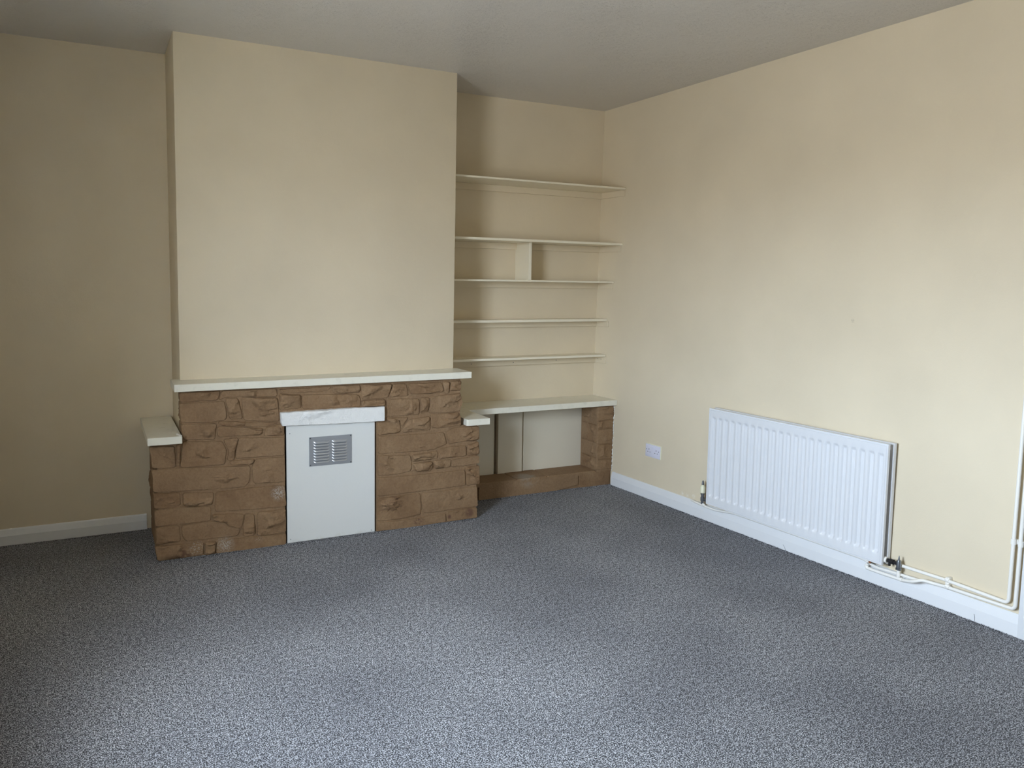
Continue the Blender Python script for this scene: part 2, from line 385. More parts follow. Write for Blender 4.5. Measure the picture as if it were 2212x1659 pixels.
YS = -.590
fire = empty('fireplace_surround', (-2.16, -.52, 0), 'rough brown painted stone fireplace surround against the chimney breast', 'fireplace')
front = lambda a, b, h: (a, YS-h, b)
def pxpoly(origin, sc, pts, ax='y', val=YS):
    return [at(origin[0]+x/sc, origin[1]+y/sc, ax, val) for x, y in pts]
ZA, ZB, ZC, ZD, ZE = ((280, 780), 5.53), ((280, 960), 5.53), ((600, 780), 5.53), ((720, 900), 5.53), ((960, 820), 5.53)
FS = {
 'A': (ZA, [
  [(588, 378), (1090, 352), (1050, 470), (598, 498)],
  [(1098, 352), (1755, 325), (1768, 425), (1340, 428), (1130, 435), (1062, 470)],
  [(585, 503), (1132, 475), (1160, 610), (1160, 700), (1000, 735), (608, 740)],
  [(1142, 440), (1290, 435), (1315, 520), (1350, 640), (1350, 695), (1200, 702), (1165, 620)],
  [(1330, 432), (1770, 430), (1795, 720), (1640, 722), (1365, 712), (1350, 610)],
  [(610, 748), (1040, 742), (1022, 940), (645, 945)],
  [(1052, 716), (1780, 728), (1640, 785), (1490, 785), (1060, 765)],
  [(1050, 772), (1490, 792), (1600, 800), (1590, 850), (1560, 885), (1060, 912), (1035, 850)],
  [(1625, 795), (1848, 735), (1850, 890), (1600, 898)],
  [(232, 1025), (540, 1010), (552, 1240), (545, 1278), (268, 1288)],
  [(548, 1005), (622, 962), (600, 1262), (560, 1275)],
  [(630, 955), (1105, 950), (1165, 1060), (1140, 1238), (900, 1258), (605, 1278)],
  [(1128, 925), (1305, 915), (1262, 1080), (1250, 1190), (1168, 1192), (1172, 1050), (1120, 960)],
  [(1310, 915), (1850, 905), (1852, 1130), (1500, 1150), (1262, 1170), (1270, 1060)],
  [(1178, 1195), (1500, 1158), (1490, 1215), (1440, 1240), (1220, 1250)],
  [(1505, 1165), (1855, 1140), (1860, 1445), (1480, 1468), (1452, 1260)],
  [(258, 1295), (900, 1262), (1445, 1250), (1432, 1440), (1380, 1505), (850, 1545), (278, 1574)]]),
 'B': (ZB, [
  [(278, 585), (600, 572), (615, 700), (590, 738), (440, 767), (288, 776)],
  [(628, 575), (1010, 565), (990, 720), (810, 742), (655, 748), (632, 700)],
  [(1022, 568), (1400, 520), (1858, 478), (1872, 745), (1400, 785), (1010, 805)],
  [(290, 786), (640, 745), (975, 738), (975, 910), (640, 955), (302, 988)],
  [(985, 832), (1368, 822), (1355, 975), (1290, 1010), (1180, 965), (1145, 918), (990, 912)],
  [(1375, 822), (1490, 828), (1508, 1060), (1480, 1098), (1350, 1102), (1345, 1000)],
  [(1520, 808), (1868, 765), (1872, 1052), (1560, 1098), (1520, 1088)],
  [(303, 994), (600, 962), (612, 1160), (450, 1188), (308, 1207)],
  [(612, 965), (980, 915), (1150, 925), (1175, 975), (1330, 1000), (1290, 1095), (960, 1130), (665, 1158), (622, 1080)],
  [(300, 1215), (890, 1162), (885, 1315), (650, 1352), (330, 1400)],
  [(895, 1162), (1040, 1150), (1020, 1308), (892, 1330)],
  [(1045, 1148), (1340, 1110), (1868, 1062), (1870, 1208), (1450, 1262), (1025, 1310)]]),
 'C': (ZC, [
  [(12, 335), (320, 318), (640, 298), (600, 350), (480, 375), (200, 378), (40, 368)],
  [(645, 298), (985, 280), (985, 375), (780, 395), (655, 385)],
  [(15, 385), (275, 395), (282, 562), (20, 592)],
  [(290, 398), (640, 392), (960, 395), (992, 450), (985, 548), (290, 575)],
  [(1000, 280), (1365, 268), (1345, 370), (1308, 445), (1005, 462)],
  [(1000, 468), (1285, 452), (1285, 540), (1000, 552)],
  [(1372, 270), (1535, 265), (1560, 420), (1440, 425), (1320, 440)],
  [(1545, 262), (1955, 250), (1985, 330), (1975, 370), (1920, 388), (1590, 400)],
  [(1965, 248), (2058, 242), (2045, 385), (1990, 390)],
  [(2062, 240), (2195, 225), (2195, 352), (2050, 362)],
  [(1305, 452), (1680, 442), (1698, 470), (1690, 640), (1500, 655), (1310, 668)],
  [(1705, 435), (1815, 430), (1815, 520), (1785, 612), (1700, 628)],
  [(1825, 425), (2185, 375), (2215, 500), (2175, 600), (1990, 622), (1800, 625)],
  [(1190, 728), (1450, 710), (1478, 820), (1430, 862), (1195, 890)],
  [(1300, 675), (1560, 668), (1480, 790), (1455, 702), (1305, 712)],
  [(1485, 800), (1575, 692), (1815, 652), (1822, 828), (1490, 858)],
  [(1830, 635), (2165, 605), (2195, 690), (2190, 772), (1900, 806), (1832, 790)],
  [(1198, 898), (1600, 872), (1985, 845), (2022, 990), (1860, 1060), (1650, 1085), (1200, 1112)]]),
 'D': (ZD, [
  [(1345, 185), (1420, 130), (1560, 118), (1745, 110), (1745, 280), (1560, 300), (1385, 328)],
  [(1262, 378), (1400, 352), (1585, 342), (1592, 470), (1400, 490), (1258, 508)],
  [(1598, 342), (1740, 292), (1748, 455), (1602, 472)],
  [(530, 465), (920, 455), (938, 560), (930, 650), (800, 685), (530, 712)],
  [(935, 455), (1248, 405), (1248, 500), (1100, 520), (945, 548)],
  [(940, 560), (1185, 525), (1188, 600), (1165, 648), (990, 658)],
  [(1200, 520), (1408, 510), (1395, 605), (1210, 628)],
  [(1415, 510), (1745, 462), (1748, 560), (1560, 590), (1408, 602)],
  [(530, 728), (1000, 690), (1572, 630), (1582, 822), (1050, 895), (530, 958)],
  [(1585, 600), (1748, 578), (1752, 808), (1590, 822)],
  [(525, 975), (900, 925), (1040, 912), (1052, 1060), (1042, 1170), (800, 1225), (525, 1252)],
  [(1062, 915), (1400, 870), (1718, 828), (1730, 1070), (1450, 1108), (1250, 1140), (1090, 1158), (1062, 1100)],
  [(535, 1262), (900, 1225), (1340, 1150), (1350, 1258), (900, 1330), (540, 1372)],
  [(1348, 1142), (1500, 1110), (1718, 1080), (1720, 1208), (1355, 1258)]]),
}
for k in 'ABCD':
    (org, sc_), polys = FS[k]
    for q in polys:
        P3 = pxpoly(org, sc_, q); stone([(p.x, max(p.z, -.004)) for p in P3], front, fire, amp=.025)
# mortar core behind the stones, same brown paint
bm = bmesh.new(); yb = -.472; ym = YS+.004
for a, b in (((-3.052, ym, 0), (-2.418, yb, .612)), ((-2.932, ym+.0012, .60), (-2.4185, yb, .8705)), ((-2.42, ym, .664), (-1.90, yb, .871)),
             ((-1.902, ym, 0), (-1.383, yb, .871)), ((-1.40, ym+.0012, 0), (-1.268, -.47, .582)), ((-1.345, -.475, 0), (-1.268, -.002, .578)), ((-3.052, yb-.005, 0), (-2.93, .0, .611))):
    box(bm, a, b)
mesh_obj('mortar_core', bm, st.m, fire)
# returns of the surround: left and right sides, upper and lower
def side(x, sgn, ya, yb_, rows, n, amp=.012):
    fr_ = lambda a, b, h: (x+sgn*h, a, b)
    for z0_, z1_ in rows:
        cuts = [ya]+sorted(ya+(yb_-ya)*(k/n+random.uniform(-.12, .12)/n) for k in range(1, n))+[yb_]
        for a, b in zip(cuts, cuts[1:]):
            stone([(a+.002, z0_+.003), (b-.002, z0_+.003), (b-.002, z1_-.003), (a+.002, z1_-.003)], fr_, fire, amp=amp, back=.015)
zr = [-.004]+[at(330, v, 'y', YS).z for v in (1180, 1140, 1102, 1066, 1013)]+[.611]
side(-3.054, -1, YS+.004, -.02, list(zip(zr, zr[1:])), 3)
zu = [.652]+[at(388, v, 'y', YS).z for v in (914, 871)]+[.869]
side(-2.932, -1, YS+.006, -.455, list(zip(zu, zu[1:])), 1)
zr = [-.004, .075, .17, .27, .34, .43, .583]
side(-1.268, 1, YS+.006, -.26, list(zip(zr, zr[1:])), 2)
side(-1.383, 1, YS+.006, -.455, [(.622, .69), (.69, .77), (.77, .869)], 1)
# white lintel stone over the opening
lp = [at(u, v, 'y', -.625) for u, v in ((607.5, 892), (720, 884.5), (833, 878.5), (833, 911), (720, 917.5), (611, 922), (607.5, 914))]
s_ = stone([(p.x, p.z) for p in lp], lambda a, b, h: (a, -.612-h, b), fire, lint_m.m, .013, 'lintel_stone', .05, .007, led=.5, cr=.002)
s_['label'] = 'white painted rough lintel stone'

# board closing the fireplace opening
bx0, bx1 = -2.408, -1.912
brd = empty('fireplace_board', (-2.16, -.585, 0), 'flat white board closing the fireplace opening under the white lintel', 'board')
bm = bmesh.new(); box(bm, (bx0, -.586, .001), (bx1, -.572, .66), .0015); mesh_obj('panel', bm, board_m.m, brd)
for (u, v) in ((626, 937), (802, 1145), (628, 1165)):
    q = at(u, v, 'y', -.586); bm = bmesh.new(); tube(bm, [(q.x, -.5855, q.z), (q.x, -.5872, q.z)], .0025, 8); mesh_obj('nail_head', bm, steel_m.m, brd)
bm = bmesh.new()
box(bm, (-2.42, -.50, 0), (-1.90, -.46, .665)); mesh_obj('firebox_back', bm, dark_m.m, fire)
# louvred vent
gr = empty('vent_grille', (-2.167, -.587, .415), 'small aluminium louvred vent plate screwed to the white board', 'vent')
gx0, gx1, gz0, gz1 = -2.2866, -2.0471, .4175, .581
bm = bmesh.new(); box(bm, (gx0, -.589, gz0), (gx1, -.5865, gz1), .0004); mesh_obj('vent_plate', bm, alu_m.m, gr)
for cxs, cxe in ((-2.262, -2.173), (-2.160, -2.073)):
    for k in range(8):
        zc = gz1-.030-.0158*k
        bm = bmesh.new(); nseg = 14; rows = []
        for i in range(nseg+1):
            t = i/nseg; xx = cxs+(cxe-cxs)*t
            e = min(1, math.sin(PI*min(max(t, 0), 1))*3.0)**.6 if 0 < t < 1 else 0
            row = []
            for j in range(7):                                     # hood: open towards the bottom
                s = j/6; row.append(bm.verts.new((xx, -.589-.0068*e*math.sin(s*PI/2), zc+.0055-.0115*s*(.35+.65*e))))
            rows.append(row)
        for A, B in zip(rows, rows[1:]):
            for j in range(6): bm.faces.new((A[j], A[j+1], B[j+1], B[j]))
        mesh_obj('louvre', bm, alu_m.m, gr, 60)
for x_ in (gx0+.006, gx1-.006):
    for z_ in (gz0+.006, gz1-.006):
        bm = bmesh.new(); tube(bm, [(x_, -.5885, z_), (x_, -.5905, z_), (x_, -.5912, z_)], [.0042, .0042, .002], 12); mesh_obj('screw', bm, steel_m.m, gr)

# mantel shelf and the two small stepped shelves
bm = bmesh.new()
hexa(bm, [(-2.968, -.626, .870), (-1.324, -.622, .870), (-1.324, -.40, .870), (-2.968, -.40, .870)], [(-2.968, -.626, .908), (-1.324, -.622, .908), (-1.324, -.40, .908), (-2.968, -.40, .908)], .002)
tag(mesh_obj('mantel_shelf', bm, mantel_m.m), 'long cream mantel shelf across the top of the brown stone surround', 'shelf')
bm = bmesh.new()
hexa(bm, [(-3.098, -.655, .612), (-2.938, -.655, .612), (-2.938, -.0, .612), (-3.098, -.0, .612)], [(-3.098, -.655, .650), (-2.938, -.655, .650), (-2.938, -.0, .650), (-3.098, -.0, .650)], .002)
ls = tag(mesh_obj('side_shelf', bm, mantel_m.m), 'short deep cream shelf on the left step of the stone surround', 'shelf')
bm = bmesh.new()                                                   # paint chips where the shelf was cut round the stone
for k in range(9):
    t = k/8; c = Vector((-2.958+.020*t+random.uniform(-.004, .004), -.585-.050*t, .6508)); bmesh.ops.create_icosphere(bm, subdivisions=1, radius=random.uniform(.003, .007), matrix=Matrix.Translation(c)@Matrix.Rotation(random.random()*3, 4, 'Z')@Matrix.Diagonal((1.3, .8, .5, 1)))
mesh_obj('chipped_edge', bm, caulk_m.m, ls)['label'] = 'ragged white filler where shelf meets stone'
bm = bmesh.new()
lo = [(-1.350, -.612), (-1.342, -.622), (-1.199, -.622), (-1.197, -.2835), (-1.347, -.2835)]
vb = [bm.verts.new((x, y, .583)) for x, y in lo]; vt = [bm.verts.new((x, y, .6205)) for x, y in lo]
bm.faces.new(vb[::-1]); bm.faces.new(vt)
for k in range(5): bm.faces.new((vb[k], vb[(k+1) % 5], vt[(k+1) % 5], vt[k]))
tag(mesh_obj('side_shelf', bm, mantel_m.m), 'small cream-white shelf end on the right step of the stone surround', 'shelf')

# ------------------------------------------------------------------ alcove shelving
top = [2.108, 1.726, 1.459, 1.188, .930]; bot = [2.096, 1.711, 1.447, 1.171, .915]; dep = [.290, .271, .193, .125, .132]
bat = [2.053, 1.668, 1.405, 1.130, .865]
names = ['topmost thin cream alcove shelf, deepest of the five beside the chimney breast',
         'second cream alcove shelf from the top, resting on the upright divider',
         'middle cream alcove shelf, carrying the upright divider',
         'fourth cream alcove shelf down, shallow and without divider above',
         'lowest thin cream alcove shelf, just above the deep counter']
XA = -1.352
for i in range(5):
    sh_ = empty('alcove_shelf', (-.68, -dep[i]/2, bot[i]), names[i], 'shelf', 'thin cream shelves in the alcove')
    bm = bmesh.new(); t, b, dd = top[i], bot[i], dep[i]
    g = .002 if i in (1, 3) else .006
    hexa(bm, [(XA+.001, -dd, b), (wx(-dd, b)-g, -dd, b), (wx(0, b)-.002, wy(b)-.001, b), (XA+.001, wy(b)-.001, b)],
         [(XA+.001, -dd, t), (wx(-dd, t)-g, -dd, t), (wx(0, t)-.002, wy(t)-.001, t), (XA+.001, wy(t)-.001, t)], .0006)
    mesh_obj('shelf_board', bm, shelf_m.m, sh_)
    z0_, z1_ = bat[i], b-.0006
    segs = [(XA+.002, -.012)] if i != 1 else [(XA+.002, -.7005), (-.675, -.012)]
    for a, c in segs:
        bm = bmesh.new(); hexa(bm, [(a, -.014, z0_), (c, -.014, z0_), (c, wy(z0_), z0_), (a, wy(z0_), z0_)], [(a, -.014, z1_), (c, -.014, z1_), (c, wy(z1_), z1_), (a, wy(z1_), z1_)], .001)
        mesh_obj('rear_batten', bm, wall_m.m, sh_)
    e = -dd+(.012 if i < 3 else (-.022 if i == 3 else 0.0)); tk = .012
    bm = bmesh.new(); hexa(bm, [(wx(e, z0_)-tk, e, z0_), (wx(e, z0_)+.002, e, z0_), (wx(0, z0_)+.002, -.0145, z0_), (wx(0, z0_)-tk, -.0145, z0_)],
                           [(wx(e, z1_)-tk, e, z1_), (wx(e, z1_)+.002, e, z1_), (wx(0, z1_)+.002, -.0145, z1_), (wx(0, z1_)-tk, -.0145, z1_)], .001)
    mesh_obj('side_batten', bm, wall_m.m, sh_)
    if i == 4:
        for (u, v) in ((1018, 786.5), (1109, 783), (1201.5, 778)):
            q = at(u, v, 'y', -.0145); bm = bmesh.new(); tube(bm, [(q.x, -.0138, q.z), (q.x, -.0152, q.z)], .0035, 8); mesh_obj('screw', bm, steel_m.m, sh_)
        for yy in (-.045, -.085):
            bm = bmesh.new(); xx = wx(yy, .89)-tk; tube(bm, [(xx+.001, yy, .892), (xx-.0012, yy, .892)], .003, 8); mesh_obj('screw', bm, steel_m.m, sh_)
bm = bmesh.new(); box(bm, (-.7085, -.190, 1.4592), (-.6885, wy(1.5)-.001, 1.7108), .001)
tag(mesh_obj('shelf_divider', bm, shelf_m.m), 'short upright cream divider board between the second and middle shelves', 'divider')
# deep counter over the cupboard recess
bm = bmesh.new(); t, b, dd = .617, .579, .281
hexa(bm, [(XA+.001, -dd, b), (wx(-dd, b)-.001, -dd, b), (wx(0, b)-.001, wy(b), b), (XA+.001, wy(b), b)], [(XA+.001, -dd, t), (wx(-dd, t)-.001, -dd, t), (wx(0, t)-.001, wy(t), t), (XA+.001, wy(t), t)], .002)
tag(mesh_obj('alcove_counter', bm, mantel_m.m), 'deep thick cream counter board below the alcove shelves', 'counter')
cb = empty('recess_panels', (-.66, -.03, .118), 'cream vertical panels at the back of the recess under the counter', 'panel')
for (a, b, yy) in ((-1.262, -.866, -.020), (-.848, -.657, -.044), (-.640, -.152, -.030)):
    bm = bmesh.new(); box(bm, (a, yy, .10), (b, -.006, .578), .0015); mesh_obj('panel', bm, panel_m.m, cb)
bm = bmesh.new(); box(bm, (-.658, -.012, .10), (-.639, -.002, .578)); mesh_obj('cover_strip', bm, panel_m.m, cb)
# plinth
pl = empty('stone_plinth', (-.66, -.14, 0), 'low brown stone plinth running under the alcove recess', 'plinth')
YP = -.238
bm = bmesh.new(); box(bm, (-1.262, YP+.006, 0), (-.03, -.002, .102)); mesh_obj('mortar_core', bm, st.m, pl)
pf = lambda a, b, h: (a, YP-h, b)
for q in ([(412, 1262), (900, 1195), (1598, 1118), (1602, 1250), (1330, 1345), (900, 1395), (400, 1462)], [(1608, 1117), (1850, 1085), (1985, 1075), (1985, 1255), (1800, 1280), (1610, 1300)]):
    P3 = pxpoly(*ZE, q, 'y', YP)
    stone([(min(max(p.x, -1.252), -.034), min(max(p.z, -.004), .112)) for p in P3], pf, pl, amp=.022)
for a, b, hh in ((-1.252, -.80, 0), (-.797, -.56, .002), (-.557, -.158, 0)):
    stone([(a, YP-.004), (b, YP-.004), (b, -.034), (a, -.034)], lambda p, q, h, hh=hh: (p, q, .107+hh+h), pl, amp=.0045, back=.02, und=False)
# stone pier against the right wall
pr = empty('stone_pier', (-.09, -.13, .112), 'narrow brown stone pier between recess and right wall', 'pier')
bm = bmesh.new()
hexa(bm, [(-.157, -.246, .1), (wx(-.25, .1)+.004, -.246, .1), (wx(0, .1)+.004, -.001, .1), (-.157, -.001, .1)], [(-.157, -.246, .578), (wx(-.25, .578)+.004, -.246, .578), (wx(0, .578)+.004, -.001, .578), (-.157, -.001, .578)])
mesh_obj('mortar_core', bm, st.m, pr)
sf = lambda a, b, h: (-.160-h, a, b)
for z0_, z1_, cut in ((.113, .205, -.17), (.205, .315, None), (.315, .44, -.12), (.44, .576, -.15)):
    for a, b in (((-.252, cut), (cut, -.036)) if cut else ((-.252, -.036),)):
        stone([(a, z0_+.002), (b-.002, z0_+.002), (b-.002, z1_-.002), (a, z1_-.002)], sf, pr, amp=.017, back=.012)
ff = lambda a, b, h: (a, -.249-h, b)
for z0_, z1_ in ((.113, .19), (.19, .30), (.30, .41), (.41, .47), (.47, .576)):
    stone([(-.162, z0_+.002), (wx(-.25, z0_)-.006, z0_+.002), (wx(-.25, z1_)-.006, z1_-.002), (-.162, z1_-.002)], ff, pr, amp=.017, back=.012)
bm = bmesh.new()                                                    # crumbling plaster where the pier meets the wall
for k in range(46):
    z = .10+.47*k/45+random.uniform(-.006, .006); x = wx(-.255, z)-random.uniform(0, .006)
    bmesh.ops.create_icosphere(bm, subdivisions=1, radius=random.uniform(.002, .0055), matrix=Matrix.Translation((x, -.253+random.uniform(-.004, .004), z))@Matrix.Diagonal((.7, 1, 1.8, 1)))
o_ = mesh_obj('crumbled_plaster', bm, caulk_m.m, pr); o_['label'] = 'crumbled cream plaster line'

# ------------------------------------------------------------------ radiator
rd = empty('radiator', (-.08, -1.86, .123), 'white double-panel steel radiator with vertical flutes on right wall', 'radiator')
RY0, RY1, RZ0, RZ1 = -1.269, -2.450, .123, .712
def RX(d, y): return -d-.0416*y                                    # the radiator hangs parallel to the wall
def atr(u, v, d):
    p = at(u, v, 'x', 0)
    for _ in range(5): p = at(u, v, 'x', RX(d, p.y))
    return p
def shear(bm):
    for v in bm.verts: v.co.x -= .0416*v.co.y
def rad_panel(xf, name, flutes=True, th=.014):
    bm = bmesh.new(); ny = 23*10+8; nz = 34
    L = RY0-RY1; pitch = .050; m0 = (L-22*pitch)/2
    ys = [0, .0015, .0075, .0085, .0105, .012, m0-.020]+[m0+pitch*(k//10)-.0175+(k % 10)*.0039 for k in range(230)]+[L-m0+.020, L-.012, L-.0105, L-.0085, L-.0075, L-.0015, L]
    zs = [0, .0015, .0075, .0085, .0105, .012, .046, .052, .058, .064, .070]+[.08+k*(.589-.16)/8 for k in range(9)]+[.519, .525, .531, .537, .543, .577, .5785, .5805, .5815, .5875, .589]
    def prof(yv, zv):
        e = min(yv, L-yv, zv, .589-zv); edge = 0 if e <= 0 else (.003 if .008 < e < .011 else .006)
        h = edge
        if flutes:
            k = round((yv-m0)/pitch)
            if 0 <= k <= 22:
                d_ = abs(yv-m0-k*pitch); s = max(0, min(1, (.0165-d_)/.0070)); s = s*s*(3-2*s)
                f = max(0, min(1, min(zv-.046, .543-zv)/.022)); f = f*f*(3-2*f)
                h -= .0115*s*f
        return h
    V = [[bm.verts.new((xf-max(prof(a, c), -th+.001), RY0-a, RZ0+c)) for c in zs] for a in ys]
    for A, B in zip(V, V[1:]):
        for j in range(len(zs)-1): bm.faces.new((A[j], A[j+1], B[j+1], B[j]))
    # flat back and rolled rim
    bk = [bm.verts.new((xf+th, y, z)) for y, z in ((RY0, RZ0), (RY1, RZ0), (RY1, RZ1), (RY0, RZ1))]
    bm.faces.new(bk)
    loop = [V[i][0] for i in range(len(ys))]; bm.faces.new(loop+[bk[1], bk[0]])
    loop = [V[i][-1] for i in range(len(ys))]; bm.faces.new(loop+[bk[2], bk[3]])
    bm.faces.new(V[0]+[bk[3], bk[0]]); bm.faces.new(V[-1]+[bk[2], bk[1]])
    shear(bm); return mesh_obj(name, bm, rad_m.m, rd, 50)
rad_panel(-.0995, 'front_panel', True, .006)
rad_panel(-.0580, 'rear_panel', True, .010)
for z in (RZ0+.028, RZ1-.028):
    for y in (RY0-.035, RY1+.035):
        bm = bmesh.new(); tube(bm, [(-.093, y, z), (-.055, y, z)], .017, 14); shear(bm); mesh_obj('cross_tube', bm, rad_m.m, rd, 40)
for y in (RY0-.2, RY1+.2):
    bm = bmesh.new(); box(bm, (RX(.035, y), y-.02, RZ0+.02), (wx(y, RZ0)-.001, y+.02, RZ1-.1), .001); mesh_obj('wall_bracket', bm, rad_m.m, rd)
bm = bmesh.new(); _y = atr(1879, 1219, .094).y; tube(bm, [(-.094, _y, RZ0+.006), (-.094, _y, RZ0-.010), (-.094, _y, RZ0-.013)], [.007, .007, .004], 10); shear(bm)
mesh_obj('drain_plug', bm, M('rusty_plug', (.22, .09, .04, 1), .8).m, rd, 40)
# valves
VD = .078
q0 = atr(1517.5, 1075, VD); vy = q0.y; vx = RX(VD, vy)
v1 = empty('radiator_valve', (vx, vy, .10), 'cream-capped radiator valve at the far left end of the radiator', 'valve')
zA, zB, zC, zD_ = atr(1517.5, 1089, VD).z, atr(1517.5, 1065, VD).z, atr(1518, 1050, VD).z, atr(1520, 1038, VD).z
bm = bmesh.new(); h_ = zB-zA; tube(bm, [(vx, vy, zA), (vx, vy, zA+.3*h_), (vx, vy, zA+.31*h_), (vx, vy, zA+.62*h_), (vx, vy, zA+.63*h_), (vx, vy, zA+.85*h_), (vx, vy, zA+.86*h_), (vx, vy, zB)], [.009, .009, .0125, .0125, .009, .009, .0125, .0125], 14)
tube(bm, [(vx, vy, zA+.45*h_), (RX(VD, RY0), RY0-.004, zA+.45*h_)], .009, 12); mesh_obj('valve_body', bm, brass_m.m, v1, 40)
bm = bmesh.new(); tube(bm, [(vx, vy, zB), (vx, vy, zB+.004), (vx, vy, zC-.006), (vx, vy, zC), (vx, vy, zC+.008)], [.012, .0165, .0165, .013, .008], 16); mesh_obj('valve_cap', bm, cap_m.m, v1, 40)
bm = bmesh.new(); tube(bm, [(vx, vy, zC+.006), (vx, vy, zD_-.008), (vx, vy, zD_)], [.008, .006, .002], 10); mesh_obj('spindle', bm, steel_m.m, v1, 40)
qa = atr(1941.5, 1218, VD); va = qa.y; vx2 = RX(VD, va)
zv = atr(1926, 1213, VD).z
yn, yt, ye = atr(1909, 1208, VD).y, atr(1917, 1211, VD).y, atr(1936, 1216, VD).y
v2 = empty('radiator_valve', (vx2, va, .10), 'dark metal lockshield valve at the near right end of the radiator', 'valve')
def hz(y): return (RX(VD, y), y, zv)
bm = bmesh.new(); tube(bm, [hz(RY1+.02), hz(yn), hz(yn-.001), hz(yt)], [.009, .009, .0145, .0145], 14); mesh_obj('union_nut', bm, pipe_m.m, v2, 40)
bm = bmesh.new(); L_ = ye-yt; tube(bm, [hz(yt), hz(yt+.3*L_), hz(yt+.31*L_), hz(yt+.75*L_), hz(yt+.76*L_), hz(va)], [.0095, .0095, .0125, .0125, .009, .009], 14)
p_ = hz(yt+.25*L_); tube(bm, [(p_[0], p_[1], zv-.006), (p_[0], p_[1], zv-.024)], .006, 10)
mesh_obj('valve_tail', bm, black_m.m, v2, 40)
bm = bmesh.new(); tube(bm, [(vx2, va, zv+z) for z in (-.028, -.020, -.019, .010, .018, .019, .028, .040)], [.0135, .0135, .011, .011, .009, .005, .004, .0015], 14)
mesh_obj('valve_body', bm, brass_m.m, v2, 40)
# pipes
def pp(u, v, off):                      # a point 'off' in front of the right wall at a pixel
    p = at(u, v, 'x', 0)
    for _ in range(4): p = at(u, v, 'x', wx(p.y, p.z)-off)
    return p
R_ = .0078
pts = [pp(2211, 1080, .022), pp(2203.5, 1180, .022), pp(2192.5, 1317, .024), pp(2045, 1268, .026), pp(2010, 1258.5, .034), pp(1992, 1253, .050), pp(1972, 1256.5, .060), atr(1950, 1253.5, VD)]
low = [Vector((vx2, va, zv-.026)), atr(1940.5, 1250, VD)]
pA = pts+[low[1], atr(1905, 1238.5, VD), atr(1876, 1228, VD), atr(1869.5, 1222, VD+.002), atr(1876, 1217.5, VD)]
top_l = pA[0].copy(); topz = 2.0
pi1 = empty('heating_pipe', (0, pA[2].y, pA[2].z), 'outer white painted pipe: upright at the door frame, then low along skirting', 'pipe', 'white heating pipes on the right wall')
up1 = Vector((wx(pA[2].y, H-.0)-.022, pA[2].y, H+.02)); up1.y = pA[2].y
bm = bmesh.new(); tube(bm, bend([(wx(pA[2].y, H)-.022, pA[2].y, H)]+[Vector((wx(pA[2].y, pA[2].z)-.024, pA[2].y, pA[2].z))]+pA[3:], .022), R_, 12); mesh_obj('pipe_run', bm, pipe_m.m, pi1, 50)
bm = bmesh.new(); tube(bm, bend([low[0], low[1], pA[-3]+Vector((0, .012, 0))], .012), R_+.0002, 12); mesh_obj('riser', bm, pipe_m.m, pi1, 50)
bm = bmesh.new(); q = low[1]; tube(bm, [q+Vector((0, -.012, .0)), q+Vector((0, -.024, .002))], R_+.0025, 12); tube(bm, [q+Vector((0, 0, .012)), q+Vector((0, 0, .028))], R_+.002, 12); mesh_obj('elbow_fitting', bm, pipe_m.m, pi1, 50)
pi2 = empty('heating_pipe', (0, -2.9, .2), 'inner white painted pipe: upright beside the outer one, running behind the radiator', 'pipe', 'white heating pipes on the right wall')
cU = pp(2178.5, 1303, .022)
pU = [Vector((wx(cU.y, H)-.022, cU.y, H)), cU, pp(2045, 1253.5, .022), pp(1951, 1223, .022), pp(1931, 1216, .022)]
bm = bmesh.new(); tube(bm, bend(pU, .022), R_, 12); mesh_obj('pipe_run', bm, pipe_m.m, pi2, 50)
pi3 = empty('heating_pipe', (0, -1.8, .1), 'white painted pipe lying on the skirting beneath the radiator', 'pipe', 'white heating pipes on the right wall')
vb_ = Vector((vx, vy, .108))
pM = [pp(1985, 1253.5, .030), pp(1889, 1223.8, .030)]
pM += [Vector((wx(-2.32, .108)-.020, -2.32, .108)), Vector((wx(-1.45, .108)-.020, -1.45, .108)), atr(1545, 1102, .060), atr(1523, 1093.5, VD), pp(1506, 1086.5, .040), pp(1493.5, 1080, .012)]
bm = bmesh.new(); tube(bm, bend(pM, .03), R_-.0008, 12); mesh_obj('pipe_run', bm, pipe_m.m, pi3, 50)
bm = bmesh.new(); tube(bm, [atr(1523, 1093.5, VD), Vector((vx, vy, zA+.004))], R_, 12); mesh_obj('riser', bm, pipe_m.m, pi3, 50)
for (nm, u, v, wid, lab) in (('pipe_clip', 2047, 1260.5, .016, 'double white pipe clip on the low horizontal pipes'), ('pipe_clip', 2194.5, 1171, .014, 'white pipe clip pair on the upright pipes by the door frame')):
    bm = bmesh.new()
    if nm == 'pipe_clip' and u < 2100:
        a, b = pp(2047, 1254, .022), pp(2047, 1268.5, .026)
        for c in (a, b): tube(bm, [c+Vector((0, wid/2, .006)), c+Vector((0, -wid/2, -.0)) ], R_+.0028, 14)
        box(bm, (a.x-.004, a.y-wid/2, b.z-.006), (a.x+.026, a.y+wid/2, a.z+.014), .001)
    else:
        z = pp(2194.5, 1171, .022).z
        for yy, dz in ((cU.y, 0), (pA[2].y, -.002)): tube(bm, [(wx(yy, z)-.022, yy, z-.012+dz), (wx(yy, z)-.022, yy, z+.012+dz)], R_+.003, 14)
        box(bm, (wx(cU.y, z)-.016, pA[2].y-.006, z-.010), (wx(cU.y, z)+.004, cU.y+.006, z+.010), .001)
    tag(mesh_obj(nm, bm, pipe_m.m, None, 50), lab, 'clip', 'white pipe clips')

